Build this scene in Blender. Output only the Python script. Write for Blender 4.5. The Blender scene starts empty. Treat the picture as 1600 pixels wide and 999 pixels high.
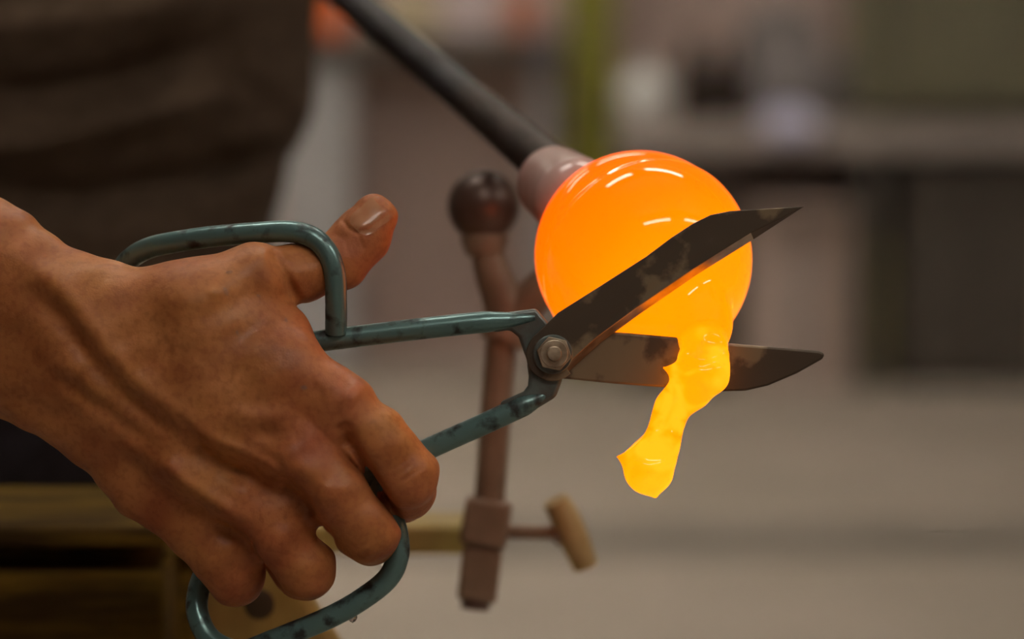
import bpy, math, random
import numpy as np
from mathutils import Vector, Matrix

random.seed(4)
rng = np.random.default_rng(4)
scene = bpy.context.scene
COL = scene.collection

# ------------------------------------------------------------------ camera
F = 4000.0            # focal length in pixels of the 1600 px frame (90 mm on 36 mm)
D = 0.91              # distance of the working plane
S = D / F             # metres per pixel on that plane
CAM_H, PITCH = 1.15, math.radians(8.0)
cam_data = bpy.data.cameras.new('camera')
cam = bpy.data.objects.new('camera', cam_data)
COL.objects.link(cam)
cam_data.sensor_width = 36.0
cam_data.lens = 90.0
cam_data.clip_start = 0.05
cam.location = (0, 0, CAM_H)
cam.rotation_euler = (math.pi/2 - PITCH, 0, 0)
cam_data.dof.use_dof = True
cam_data.dof.focus_distance = 0.902
cam_data.dof.aperture_fstop = 4.3
scene.camera = cam
cp, sp = math.cos(PITCH), math.sin(PITCH)
RX = np.array([1., 0, 0]); UP = np.array([0, sp, cp]); FW = np.array([0, cp, -sp])
CL = np.array([0, 0, CAM_H])

# ------------------------------------------------------------------ world, exposure
world = bpy.data.worlds.new('world'); scene.world = world
world.use_nodes = True
wb = world.node_tree.nodes['Background']
wb.inputs[0].default_value = (0, 0, 0, 1); wb.inputs[1].default_value = 0.0
scene.view_settings.view_transform = 'Standard'
scene.view_settings.look = 'None'
scene.view_settings.gamma = 1.0
scene.view_settings.use_curve_mapping = False
scene.view_settings.exposure = 0.0
LAMP = 38.0           # radiance of the fluorescent tubes

# ------------------------------------------------------------------ coordinates
def cf(px, py, w=0.0):
    """pixel + nearness w (pixels, + = towards the camera) -> metric camera-aligned frame"""
    d = D - w*S
    return np.array([(px-800)/F*d, (499.5-py)/F*d, D-d])
def rad(r, w=0.0): return r*S*(D-w*S)/D
def c2w(p):
    p = np.asarray(p, float)
    return CL + p[..., 0:1]*RX + p[..., 1:2]*UP + (D-p[..., 2:3])*FW
def P(px, py, w=0.0): return c2w(cf(px, py, w))
def Wd(dist): return (D-dist)/S          # camera depth in metres -> w
def xz(px, py, Y):
    """the point of the vertical plane y = Y behind a pixel"""
    v = (px-800)/F*RX + (499.5-py)/F*UP + FW
    t = Y/v[1]
    q = CL + t*v
    return q[0], q[2]
def floor_y(py):
    a = PITCH + math.atan((py-499.5)/F)
    return CAM_H/math.tan(a)

# ------------------------------------------------------------------ materials
def mat(name, color=(.5, .5, .5), rough=.5, metal=0., spec=.5, color2=None, scale=20., detail=4., lo=.4, hi=.6,
        bump=0., bscale=200., stretch=None, rrange=None, bdist=.001):
    m = bpy.data.materials.new(name); m.use_nodes = True
    nt = m.node_tree; n = nt.nodes; L = nt.links
    b = n['Principled BSDF']
    b.inputs['Base Color'].default_value = (*color, 1)
    b.inputs['Roughness'].default_value = rough
    b.inputs['Metallic'].default_value = metal
    b.inputs['Specular IOR Level'].default_value = spec
    tc = n.new('ShaderNodeTexCoord'); mp = n.new('ShaderNodeMapping')
    L.new(tc.outputs['Object'], mp.inputs[0])
    if stretch: mp.inputs['Scale'].default_value = stretch
    if color2 is not None:
        nz = n.new('ShaderNodeTexNoise'); nz.inputs['Scale'].default_value = scale; nz.inputs['Detail'].default_value = detail
        L.new(mp.outputs[0], nz.inputs['Vector'])
        r = n.new('ShaderNodeMapRange'); r.inputs[1].default_value = lo; r.inputs[2].default_value = hi
        L.new(nz.outputs[0], r.inputs[0])
        mx = n.new('ShaderNodeMix'); mx.data_type = 'RGBA'
        mx.inputs[6].default_value = (*color, 1); mx.inputs[7].default_value = (*color2, 1)
        L.new(r.outputs[0], mx.inputs[0]); L.new(mx.outputs[2], b.inputs['Base Color'])
        if rrange:
            r2 = n.new('ShaderNodeMapRange'); r2.inputs[3].default_value = rrange[0]; r2.inputs[4].default_value = rrange[1]
            L.new(r.outputs[0], r2.inputs[0]); L.new(r2.outputs[0], b.inputs['Roughness'])
    if bump:
        nb = n.new('ShaderNodeTexNoise'); nb.inputs['Scale'].default_value = bscale; nb.inputs['Detail'].default_value = 3
        L.new(mp.outputs[0], nb.inputs['Vector'])
        bp = n.new('ShaderNodeBump'); bp.inputs['Strength'].default_value = bump; bp.inputs['Distance'].default_value = bdist
        L.new(nb.outputs[0], bp.inputs['Height']); L.new(bp.outputs[0], b.inputs['Normal'])
    return m

def emit(name, color, strength):
    m = bpy.data.materials.new(name); m.use_nodes = True
    b = m.node_tree.nodes['Principled BSDF']
    b.inputs['Base Color'].default_value = (.8, .8, .8, 1)
    b.inputs['Emission Color'].default_value = (*color, 1)
    b.inputs['Emission Strength'].default_value = strength
    return m

RED_SPOTS = []
def skin_material():
    m = mat('skin', (.50, .195, .062), .40, color2=(.37, .125, .036), scale=38, lo=.38, hi=.66, detail=5)
    nt = m.node_tree; n = nt.nodes; L = nt.links; b = n['Principled BSDF']
    b.inputs['Subsurface Weight'].default_value = .12
    b.inputs['Subsurface Radius'].default_value = (1., .35, .18)
    b.inputs['Subsurface Scale'].default_value = .004
    b.inputs['Specular IOR Level'].default_value = .33
    tc = n['Texture Coordinate']
    src = b.inputs['Base Color'].links[0].from_socket
    def layer(src, scale, lo, hi, col, fac, blend):
        z = n.new('ShaderNodeTexNoise'); z.inputs['Scale'].default_value = scale; z.inputs['Detail'].default_value = 5
        L.new(tc.outputs['Object'], z.inputs['Vector'])
        r = n.new('ShaderNodeMapRange'); r.inputs[1].default_value = lo; r.inputs[2].default_value = hi; r.inputs[4].default_value = fac
        L.new(z.outputs[0], r.inputs[0])
        x = n.new('ShaderNodeMix'); x.data_type = 'RGBA'; x.blend_type = blend
        L.new(r.outputs[0], x.inputs[0]); L.new(src, x.inputs[6]); x.inputs[7].default_value = (*col, 1)
        return x.outputs[2]
    src = layer(src, 17, .45, .68, (.40, .100, .036), .6, 'MIX')
    src = layer(src, 26, .5, .7, (.50, .215, .052), .65, 'MIX')
    src = layer(src, 420, .48, .62, (.66, .55, .5), .42, 'MULTIPLY')
    src = layer(src, 75, .5, .68, (.74, .62, .55), .45, 'MULTIPLY')
    # reddened skin over the knuckles and the thumb
    for p, r0 in RED_SPOTS:
        dn = n.new('ShaderNodeVectorMath'); dn.operation = 'DISTANCE'; g_ = n.new('ShaderNodeNewGeometry')
        L.new(tc.outputs['Object'], dn.inputs[0]); dn.inputs[1].default_value = [float(c) for c in p]
        r = n.new('ShaderNodeMapRange'); r.interpolation_type = 'SMOOTHSTEP'; r.inputs[1].default_value = 0; r.inputs[2].default_value = r0; r.inputs[3].default_value = .5; r.inputs[4].default_value = 0
        L.new(dn.outputs['Value'], r.inputs[0])
        x = n.new('ShaderNodeMix'); x.data_type = 'RGBA'; L.new(r.outputs[0], x.inputs[0]); L.new(src, x.inputs[6]); x.inputs[7].default_value = (.36, .085, .045, 1)
        src = x.outputs[2]
    L.new(src, b.inputs['Base Color'])
    v = n.new('ShaderNodeTexVoronoi'); v.inputs['Scale'].default_value = 900; v.feature = 'DISTANCE_TO_EDGE'
    L.new(tc.outputs['Object'], v.inputs['Vector'])
    nz = n.new('ShaderNodeTexNoise'); nz.inputs['Scale'].default_value = 260; nz.inputs['Detail'].default_value = 4
    L.new(tc.outputs['Object'], nz.inputs['Vector'])
    b1 = n.new('ShaderNodeBump'); b1.inputs['Strength'].default_value = .25; b1.inputs['Distance'].default_value = .0003
    b2 = n.new('ShaderNodeBump'); b2.inputs['Strength'].default_value = .45; b2.inputs['Distance'].default_value = .0006
    L.new(v.outputs[0], b1.inputs['Height']); L.new(nz.outputs[0], b2.inputs['Height'])
    L.new(b1.outputs[0], b2.inputs['Normal']); L.new(b2.outputs[0], b.inputs['Normal'])
    rr = n.new('ShaderNodeTexNoise'); rr.inputs['Scale'].default_value = 60
    L.new(tc.outputs['Object'], rr.inputs['Vector'])
    mr = n.new('ShaderNodeMapRange'); mr.inputs[1].default_value = .35; mr.inputs[2].default_value = .65
    mr.inputs[3].default_value = .40; mr.inputs[4].default_value = .6
    L.new(rr.outputs[0], mr.inputs[0]); L.new(mr.outputs[0], b.inputs['Roughness'])
    return m

# ------------------------------------------------------------------ object helpers
def tag(o, label=None, cat=None, group=None, kind=None):
    if label: o['label'] = label
    if cat: o['category'] = cat
    if group: o['group'] = group
    if kind: o['kind'] = kind
    return o
def thing(name, loc, label, cat, group=None):
    o = bpy.data.objects.new(name, None); COL.objects.link(o)
    o.empty_display_size = .02; o.location = [float(c) for c in loc]
    return tag(o, label, cat, group)
def wloc(o):
    v = np.array(o.location)
    if o.parent: v = v + wloc(o.parent)
    return v
def smooth_mesh(me, angle=None):
    me.polygons.foreach_set('use_smooth', np.ones(len(me.polygons), bool))
    if angle is not None: me.set_sharp_from_angle(angle=math.radians(angle))
def obj(name, verts, faces, m, parent=None, smooth=None, origin=None):
    """one mesh object from world-space vertices; origin at its base or given point"""
    V = np.asarray(verts, float)
    if origin is None:
        lo, hi = V.min(0), V.max(0)
        origin = np.array([(lo[0]+hi[0])/2, (lo[1]+hi[1])/2, lo[2]])
    me = bpy.data.meshes.new(name)
    Vl = V-origin
    if isinstance(faces, np.ndarray) and faces.ndim == 2:
        nf, k = faces.shape
        me.vertices.add(len(Vl)); me.vertices.foreach_set('co', Vl.astype(np.float32).ravel())
        me.loops.add(nf*k); me.loops.foreach_set('vertex_index', faces.astype(np.int32).ravel())
        me.polygons.add(nf)
        me.polygons.foreach_set('loop_start', np.arange(0, nf*k, k, dtype=np.int32))
        me.update(calc_edges=True); me.validate()
    else:
        me.from_pydata(Vl.tolist(), [], [list(map(int, f)) for f in faces]); me.update()
    if smooth is not None: smooth_mesh(me, smooth if smooth < 180 else None)
    me.materials.append(m)
    o = bpy.data.objects.new(name, me); COL.objects.link(o)
    pw = wloc(parent) if parent else np.zeros(3)
    if parent: o.parent = parent
    o.location = [float(c) for c in (origin-pw)]
    return o

class MB:
    """collects shapes (world space) for one mesh"""
    def __init__(self): self.v = []; self.f = []
    def add(self, v, f):
        o = len(self.v); self.v += [tuple(map(float, p)) for p in v]; self.f += [[i+o for i in q] for q in f]; return self
    def box(self, x0, x1, y0, y1, z0, z1, rz=0.):
        v = [(x, y, z) for x in (x0, x1) for y in (y0, y1) for z in (z0, z1)]
        if rz:
            cx, cy = (x0+x1)/2, (y0+y1)/2; c, s = math.cos(rz), math.sin(rz)
            v = [(cx+(x-cx)*c-(y-cy)*s, cy+(x-cx)*s+(y-cy)*c, z) for x, y, z in v]
        return self.add(v, [[0, 1, 3, 2], [4, 6, 7, 5], [0, 4, 5, 1], [2, 3, 7, 6], [0, 2, 6, 4], [1, 5, 7, 3]])
    def tube(self, pts, r, n=16, closed=False, cap=True):
        v, f = sweep(pts, r, n, closed, cap); return self.add(v, f)
    def lathe(self, prof, base, n=24, axis=(0, 0, 1)):
        a = np.array(axis, float); a /= np.linalg.norm(a)
        h = np.array([1., 0, 0]) if abs(a[0]) < .9 else np.array([0, 1., 0])
        u = np.cross(a, h); u /= np.linalg.norm(u); w = np.cross(a, u); base = np.asarray(base, float)
        v = []; f = []
        for r, z in prof:
            for i in range(n):
                t = 2*math.pi*i/n
                v.append(base+a*z+(u*math.cos(t)+w*math.sin(t))*max(r, 1e-5))
        for j in range(len(prof)-1):
            for i in range(n):
                k = (i+1) % n
                f.append([j*n+i, j*n+k, (j+1)*n+k, (j+1)*n+i])
        f.append(list(range(n))[::-1]); f.append([(len(prof)-1)*n+i for i in range(n)])
        return self.add(v, f)
    def prism(self, front, back):
        """two matching rings of world points"""
        n = len(front)
        f = [list(range(n)), list(range(2*n-1, n-1, -1))]
        f += [[i, i+n, (i+1) % n+n, (i+1) % n] for i in range(n)]
        return self.add(list(front)+list(back), f)
    def build(self, name, m, parent=None, smooth=None, bevel=0., segs=2, origin=None):
        o = obj(name, self.v, self.f, m, parent, smooth, origin)
        if bevel:
            b = o.modifiers.new('bevel', 'BEVEL'); b.width = bevel; b.segments = segs; b.limit_method = 'ANGLE'
            b.angle_limit = math.radians(35); b.harden_normals = False
            smooth_mesh(o.data, 40)
        return o

def catmull(pts, per=8, closed=False):
    pts = [np.asarray(p, float) for p in pts]; n = len(pts); out = []
    rngk = range(n if closed else n-1)
    for i in rngk:
        p1, p2 = pts[i], pts[(i+1) % n]
        p0 = pts[i-1] if (closed or i > 0) else 2*p1-p2
        p3 = pts[(i+2) % n] if (closed or i+2 < n) else 2*p2-p1
        for j in range(per):
            t = j/per
            out.append(.5*((2*p1)+(-p0+p2)*t+(2*p0-5*p1+4*p2-p3)*t*t+(-p0+3*p1-3*p2+p3)*t**3))
    if not closed: out.append(pts[-1])
    return out
def sweep(pts, r, n=16, closed=False, cap=True):
    pts = [np.asarray(p, float) for p in pts]; m = len(pts)
    rs = r if hasattr(r, '__len__') else [r]*m
    T = []
    for i in range(m):
        a = pts[(i-1) % m] if (closed or i > 0) else pts[i]
        b = pts[(i+1) % m] if (closed or i < m-1) else pts[i]
        t = b-a; T.append(t/np.linalg.norm(t))
    ref = np.array([0, 0, 1.]) if abs(T[0][2]) < .9 else np.array([1., 0, 0])
    u = np.cross(T[0], ref); u /= np.linalg.norm(u)
    V = []; Fc = []
    for i in range(m):
        u = u-T[i]*np.dot(u, T[i]); u /= np.linalg.norm(u); w = np.cross(T[i], u)
        for k in range(n):
            a = 2*math.pi*k/n
            V.append(pts[i]+rs[i]*(u*math.cos(a)+w*math.sin(a)))
    for i in range(m if closed else m-1):
        j = (i+1) % m
        for k in range(n):
            l = (k+1) % n
            Fc.append([i*n+k, i*n+l, j*n+l, j*n+k])
    if cap and not closed:
        Fc.append(list(range(n))[::-1]); Fc.append([(m-1)*n+k for k in range(n)])
    return V, Fc

# ------------------------------------------------------------------ smooth solids (distance fields)
class Solid:
    """smooth union of tapered limbs in the camera-aligned frame, meshed with surface nets"""
    def __init__(self, lo, hi, h):
        self.h = h; self.lo = np.array(lo, float)
        n = np.ceil((np.array(hi)-self.lo)/h).astype(int)+1
        self.ax = [self.lo[i]+h*np.arange(n[i]) for i in range(3)]
        self.f = np.full(n, .05, np.float32)
    def _sub(self, lo, hi):
        sl = []
        for i in range(3):
            a = max(0, int((lo[i]-self.lo[i])/self.h)); b = min(len(self.ax[i]), int((hi[i]-self.lo[i])/self.h)+2)
            if b-a < 2: return None
            sl.append(slice(a, b))
        return tuple(sl)
    def limb(self, a, b, ra, rb, k=.004, flat=1., sub=False):
        a = np.asarray(a, float); b = np.asarray(b, float)
        m = max(ra, rb)*max(1., flat)+max(.012, 2*k)
        s = self._sub(np.minimum(a, b)-m, np.maximum(a, b)+m)
        if s is None: return
        X = (self.ax[0][s[0]]).astype(np.float32)[:, None, None]; Y = (self.ax[1][s[1]]).astype(np.float32)[None, :, None]
        Z = (self.ax[2][s[2]]).astype(np.float32)[None, None, :]
        ba = b-a; bb = float(ba@ba)+1e-12
        t = np.clip(((X-a[0])*ba[0]+(Y-a[1])*ba[1]+(Z-a[2])*ba[2])/bb, 0, 1)
        d = np.sqrt((X-a[0]-t*ba[0])**2+(Y-a[1]-t*ba[1])**2+((Z-a[2]-t*ba[2])/flat)**2)-(ra+(rb-ra)*t)
        d = d.astype(np.float32)
        g = self.f[s]
        if sub:
            hh = np.clip(.5-.5*(g+d)/k, 0, 1); self.f[s] = g+(-d-g)*hh+k*hh*(1-hh)
        else:
            hh = np.clip(.5+.5*(g-d)/k, 0, 1); self.f[s] = g+(d-g)*hh-k*hh*(1-hh)
    def chain(self, pts, k=.004, flat=1.):
        """pts: (px, py, w, r) in pixels"""
        for p, q in zip(pts[:-1], pts[1:]):
            self.limb(cf(*p[:3]), cf(*q[:3]), rad(p[3], p[2]), rad(q[3], q[2]), k, flat)
    def relief(self, line, amp, sig, wmin=None, soft=.006, x_of=None):
        """raise (amp > 0) or sink a soft ridge that runs along a pixel polyline of (px, py, w)"""
        pts = [cf(*p) for p in line]
        m = sig*S*3
        lo = np.min(pts, 0)-m; hi = np.max(pts, 0)+m; lo[2] = -9; hi[2] = 9
        s = self._sub(lo, hi)
        if s is None: return
        X = self.ax[0][s[0]][:, None]; Y = self.ax[1][s[1]][None, :]
        best = None
        N = len(pts)
        for i in range(N-1):
            a, b = pts[i][:2], pts[i+1][:2]; ba = b-a; bb = ba@ba+1e-12
            t = np.clip(((X-a[0])*ba[0]+(Y-a[1])*ba[1])/bb, 0, 1)
            d = np.hypot(X-a[0]-t*ba[0], Y-a[1]-t*ba[1])
            u = (i+t)/(N-1)
            if best is None: best, U = d, u
            else:
                c = d < best; best = np.where(c, d, best); U = np.where(c, u, U)
        g = np.exp(-(best/(sig*S))**2)*(amp*S)
        g = (g*np.clip(4*U+.25, 0, 1)*np.clip(4*(1-U)+.25, 0, 1)).astype(np.float32)
        if wmin is None: self.f[s] -= g[:, :, None]
        else:
            Z = self.ax[2][s[2]]
            q = np.clip((Z-wmin*S)/soft+.5, 0, 1).astype(np.float32)
            self.f[s] -= g[:, :, None]*q[None, None, :]
    def noise(self, amp, scale, seed=0):
        r = np.random.default_rng(seed); X = self.ax[0][:, None, None]; Y = self.ax[1][None, :, None]; Z = self.ax[2][None, None, :]
        for i in range(5):
            k = r.normal(size=3)/scale; ph = r.random()*6.28
            self.f += (amp/2.2*np.sin(k[0]*X+k[1]*Y+k[2]*Z+ph)).astype(np.float32)
    def sample(self, q):
        n = np.array(self.f.shape); q = np.clip(q, 0, n-1.001); i = q.astype(int); t = q-i; v = 0
        for dx in (0, 1):
            for dy in (0, 1):
                for dz in (0, 1):
                    w_ = (t[:, 0] if dx else 1-t[:, 0])*(t[:, 1] if dy else 1-t[:, 1])*(t[:, 2] if dz else 1-t[:, 2])
                    v = v+w_*self.f[i[:, 0]+dx, i[:, 1]+dy, i[:, 2]+dz]
        return v
    def value(self, p):
        q = (np.asarray(p)-self.lo)/self.h; i = np.clip(q.astype(int), 0, np.array(self.f.shape)-2); t = np.clip(q-i, 0, 1); v = 0
        for dx in (0, 1):
            for dy in (0, 1):
                for dz in (0, 1):
                    wgt = (t[0] if dx else 1-t[0])*(t[1] if dy else 1-t[1])*(t[2] if dz else 1-t[2])
                    v += wgt*self.f[i[0]+dx, i[1]+dy, i[2]+dz]
        return float(v)
    def hit(self, p, d, n=400, step=None):
        """march from p along d to the surface"""
        step = step or self.h*.4; p = np.array(p, float); d = np.asarray(d, float)/np.linalg.norm(d)
        for _ in range(n):
            if self.value(p) < 0: return p
            p = p+d*step
        return None
    def mesh(self):
        f = self.f; sg = f < 0
        c = np.zeros(np.array(f.shape)-1, np.uint8)
        for dx in (0, 1):
            for dy in (0, 1):
                for dz in (0, 1):
                    c += sg[dx:dx+c.shape[0], dy:dy+c.shape[1], dz:dz+c.shape[2]]
        I = np.argwhere((c > 0) & (c < 8))
        off = np.array([(x, y, z) for x in (0, 1) for y in (0, 1) for z in (0, 1)])
        val = np.stack([f[I[:, 0]+o[0], I[:, 1]+o[1], I[:, 2]+o[2]] for o in off], 1).astype(np.float64)
        acc = np.zeros((len(I), 3)); cnt = np.zeros(len(I))
        for a in range(8):
            for b in range(a+1, 8):
                if np.abs(off[a]-off[b]).sum() != 1: continue
                va, vb = val[:, a], val[:, b]; x = (va < 0) != (vb < 0)
                t = np.where(x, va/np.where(x, va-vb, 1), 0)
                acc += np.where(x[:, None], off[a]+t[:, None]*(off[b]-off[a]), 0); cnt += x
        V = self.lo+self.h*(I+acc/cnt[:, None])
        def grad(pts):
            q = (pts-self.lo)/self.h; e = .75; G = np.zeros_like(q)
            for a in range(3):
                d_ = np.zeros(3); d_[a] = e
                G[:, a] = (self.sample(q+d_)-self.sample(q-d_))/(2*e*self.h)
            return G
        for _ in range(2):
            G = grad(V); g2 = np.maximum((G**2).sum(1), .05)
            st_ = -(self.sample((V-self.lo)/self.h)/g2)[:, None]*G
            V = V+np.clip(st_, -.4*self.h, .4*self.h)
        G = grad(V); G /= np.linalg.norm(G, axis=1)[:, None]+1e-9
        self.normals = G[:, 0:1]*RX+G[:, 1:2]*UP-G[:, 2:3]*FW
        idx = np.full(c.shape, -1, np.int32); idx[I[:, 0], I[:, 1], I[:, 2]] = np.arange(len(I))
        Q = []
        for axn in range(3):
            u, v = [(1, 2), (2, 0), (0, 1)][axn]
            s0 = [slice(None)]*3; s1 = [slice(None)]*3; s0[axn] = slice(0, -1); s1[axn] = slice(1, None)
            for sx in (s0, s1):
                sx[u] = slice(1, -1); sx[v] = slice(1, -1)
            A = sg[tuple(s0)]; B = sg[tuple(s1)]
            E = np.argwhere(A != B)
            if not len(E): continue
            ins = A[E[:, 0], E[:, 1], E[:, 2]]
            E = E.copy(); E[:, u] += 1; E[:, v] += 1
            def cell(du, dv):
                e = E.copy(); e[:, u] += du; e[:, v] += dv
                return idx[e[:, 0], e[:, 1], e[:, 2]]
            q = np.stack([cell(-1, -1), cell(0, -1), cell(0, 0), cell(-1, 0)], 1)
            q[~ins] = q[~ins][:, ::-1]; Q.append(q)
        Q = np.concatenate(Q); Q = Q[(Q >= 0).all(1)]
        return c2w(V), Q
    def build(self, name, m, parent=None, origin=None):
        V, Q = self.mesh()
        o = obj(name, V, Q, m, parent, 180, origin)
        if len(o.data.vertices) == len(self.normals): o.data.normals_split_custom_set_from_vertices(self.normals.tolist())
        return o

# ================================================================== THE SETTING
WALL_Y = floor_y(556)
m_floor = mat('concrete_floor', (.39, .33, .27), .6, color2=(.295, .25, .20), scale=1.6, lo=.3, hi=.7, bump=.15, bscale=30, rrange=(.45, .7))
m_wall = mat('plaster_wall', (.62, .46, .405), .8, color2=(.50, .375, .33), scale=1.2, lo=.35, hi=.65)
m_side = mat('side_plaster', (.45, .36, .32), .85)
m_ceil = mat('ceiling_paint', (.40, .38, .36), .9)
def struct(name, mb, m, **k): return tag(mb.build(name, m, **k), kind='structure')
struct('floor', MB().box(-4.5, 4.5, -3.5, WALL_Y+.1, -.1, 0), m_floor)
struct('wall_back', MB().box(-4.5, 4.5, WALL_Y, WALL_Y+.12, 0, 3.4), m_wall)
struct('wall_left', MB().box(-4.6, -4.5, -3.5, WALL_Y+.1, 0, 3.4), m_side)
struct('wall_right', MB().box(4.5, 4.6, -3.5, WALL_Y+.1, 0, 3.4), m_side)
struct('wall_front', MB().box(-4.6, 4.6, -3.6, -3.5, 0, 3.4), m_side)
struct('ceiling', MB().box(-4.6, 4.6, -3.5, WALL_Y+.1, 3.4, 3.5), m_ceil)
# thin darker strip laid across the floor
m_strip = mat('dark_strip', (.19, .165, .14), .5, color2=(.15, .13, .11), scale=6)
ya, yb = floor_y(868), floor_y(826)
struct('trim_1', MB().box(-1.1, 4.2, ya, yb, 0, .006), m_strip)

# ceiling lamps: tubes hung in two rows that cross the room
m_tube = emit('fluorescent_tube', (1., .93, .83), LAMP)
m_house = mat('lamp_enamel', (.75, .75, .72), .35)
m_cap = mat('lamp_cap', (.5, .5, .5), .3, metal=.8)
def ceiling_lamp(x0, y0, x1, y1, z, label, group, tr=.019, skirt=0.):
    a = np.array([x0, y0, z]); b = np.array([x1, y1, z]); u = (b-a)/np.linalg.norm(b-a); c = (a+b)/2; L = np.linalg.norm(b-a)
    t = thing('ceiling_lamp_offscreen', (c[0], c[1], z), label, 'lamp', group)
    ang = math.atan2(u[1], u[0])
    MB().box(c[0]-L/2-.05, c[0]+L/2+.05, c[1]-.085, c[1]+.085, z+.05, z+.1, ang).build('housing', m_house, t, bevel=.006)
    v2 = np.array([-u[1], u[0], 0])*.045
    for sg in (-1, 1):
        MB().tube([a+v2*sg, b+v2*sg], tr, 12).build('tube_offscreen', m_tube, t, smooth=40)
    if skirt:
        v_ = np.array([-u[1], u[0], 0])
        for sg in (-1, 1):
            q0 = c+v_*sg*.095
            MB().box(q0[0]-L/2-.05, q0[0]+L/2+.05, q0[1]-.004, q0[1]+.004, z-skirt, z+.06, ang).build('side_shield', m_house, t)  # shields added to keep the tubes out of the bubble's reflections
    for e, sgn in ((a, -1), (b, 1)):
        for k2 in (-1, 1):
            e2 = e+v2*k2
            MB().tube([e2, e2+u*sgn*.03], tr+.002, 12).build('tube_cap', m_cap, t, smooth=40)
            MB().box(e2[0]-.012, e2[0]+.012, e2[1]-.012, e2[1]+.012, z+.015, z+.055, ang).build('socket', m_cap, t)
    for s in (-.35, .35):
        q = c+u*s*L
        MB().tube([(q[0], q[1], z+.1), (q[0], q[1], 3.4)], .004, 8).build('hanger', m_cap, t)
for q in ((-.06, -1.09, 1.13, -.58), (1.82, -.29, 2.95, .12), (-.95, 1.48, -.22, 1.72), (.12, 1.97, 1.05, 2.14)):
    ceiling_lamp(*q, 3.0, 'bare fluorescent tube lamp hanging over the workbench', 'bare tube lamps over the workbench')
for q in ((-2.3, 3.9, -1.2, 4.1), (-.8, 4.3, .3, 4.5), (-2.2, 5.7, -1.1, 5.9), (-.7, 6.0, .4, 6.2)):  # far lamps put in to light the background; added shields hide their tubes
    ceiling_lamp(*q, 3.0, 'tube lamp with added side shields over the far end of the workshop', 'lamps with added shields by the far wall', .026, .15)

# ================================================================== BACKGROUND THINGS (blurred workshop)
def rectbox(mb, px0, px1, py0, py1, Y, depth, z0=None, z1=None):
    """a box whose front face, in the plane y = Y, covers a pixel rectangle"""
    x0, zt = xz(px0, py0, Y); x1, zb = xz(px1, py1, Y)
    mb.box(x0, x1, Y, Y+depth, zb if z0 is None else z0, zt if z1 is None else z1); return mb

# --- shelf rack on the left with storage things on it
m_darkwood = mat('dark_shelf_board', (.05, .042, .034), .6, color2=(.07, .058, .046), scale=8)
m_steel = mat('grey_locker_paint', (.46, .45, .45), .5, color2=(.40, .395, .40), scale=3)
YS = WALL_Y-.42
x0, zs = xz(440, 56, YS); x1, zs2 = xz(882, 92, YS)
rk = thing('shelf_rack', ((x0+x1)/2, YS+.2, 0), 'low rack with a thick dark shelf board over a grey cabinet', 'shelf')
MB().box(x0, x1, YS, YS+.4, zs2, zs).build('shelf_board', m_darkwood, rk, bevel=.004)
for xx in (x0+.06, x1-.06):
    for yy in (YS+.06, YS+.36):
        MB().box(xx-.02, xx+.02, yy-.02, yy+.02, 0, zs2).build('leg', m_steel, rk, bevel=.003)
# orange bucket
m_orange = mat('orange_plastic', (.95, .22, .06), .4, color2=(.9, .18, .05), scale=6)
bx, _ = xz(512, 56, YS); br = .055
bk = thing('plastic_bucket', (bx, YS+.12, zs), 'orange plastic bucket at the end of the shelf rack', 'bucket')
MB().lathe([(br*.8, 0), (br, .17), (br*1.07, .17), (br*1.07, .185), (br*.95, .185), (br*.75, .01)], (bx, YS+.12, zs), 24).build('pail', m_orange, bk, smooth=40)
MB().tube([(bx+br*1.05*math.cos(a), YS+.12-.02*math.sin(a), zs+.17+.06*math.sin(a)) for a in np.linspace(0, math.pi, 12)], .003, 6).build('handle', m_cap, bk)
# boxes on the rack
def carton(px0, px1, py0, Y, dep, zbase, m, name, label, cat, lid=True):
    a, zt = xz(px0, py0, Y); b, _ = xz(px1, py0, Y)
    t = thing(name, ((a+b)/2, Y+dep/2, zbase), label, cat)
    h = zt-zbase
    MB().box(a, b, Y, Y+dep, zbase, zbase+h*.78).build('body', m, t, bevel=.004)
    MB().box(a-.006, b+.006, Y-.006, Y+dep+.006, zbase+h*.78, zbase+h).build('lid', m, t, bevel=.004)
    return t
carton(600, 684, -20, YS+.03, .22, zs, mat('cream_card', (.58, .48, .32), .8), 'storage_box', 'cream storage box with a lid on the dark shelf', 'box')
carton(692, 776, -40, YS+.05, .2, zs, mat('mauve_card', (.66, .54, .54), .8), 'storage_box', 'pale pinkish storage box with a lid on the dark shelf', 'box')
carton(792, 838, -15, YS+.04, .2, zs, mat('rust_card', (.5, .2, .13), .8), 'storage_box', 'small rust red storage box on the dark shelf', 'box')
a, b = xz(836, 56, YS-.01)
bl = thing('tool_pouch', (a, YS-.03, zs2), 'slate blue pouch hanging from the shelf edge', 'pouch')
m_slate = mat('slate_cloth', (.11, .105, .14), .9, color2=(.14, .135, .17), scale=14)
hx, hz = xz(866, 98, YS-.03)
MB().box(a, hx, YS-.05, YS-.001, hz, zs-.004).build('bag', m_slate, bl, bevel=.012)
MB().box(a+.005, hx-.005, YS-.056, YS-.049, zs-.03, zs-.002).build('flap', m_slate, bl, bevel=.003)
# grey locker under the shelf
lx0, _ = xz(380, 200, YS+.03); lx1, _ = xz(548, 200, YS+.03)
lk = MB().box(lx0+.09, lx1, YS+.05, YS+.34, 0, zs2).build('cabinet', m_steel, rk, bevel=.004)
MB().box(lx0+.1, lx1-.01, YS+.035, YS+.05, .04, zs2-.03).build('door', m_steel, lk, bevel=.003)
MB().box(lx1-.05, lx1-.04, YS+.015, YS+.035, .3, .4).build('handle', m_cap, lk)

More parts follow.
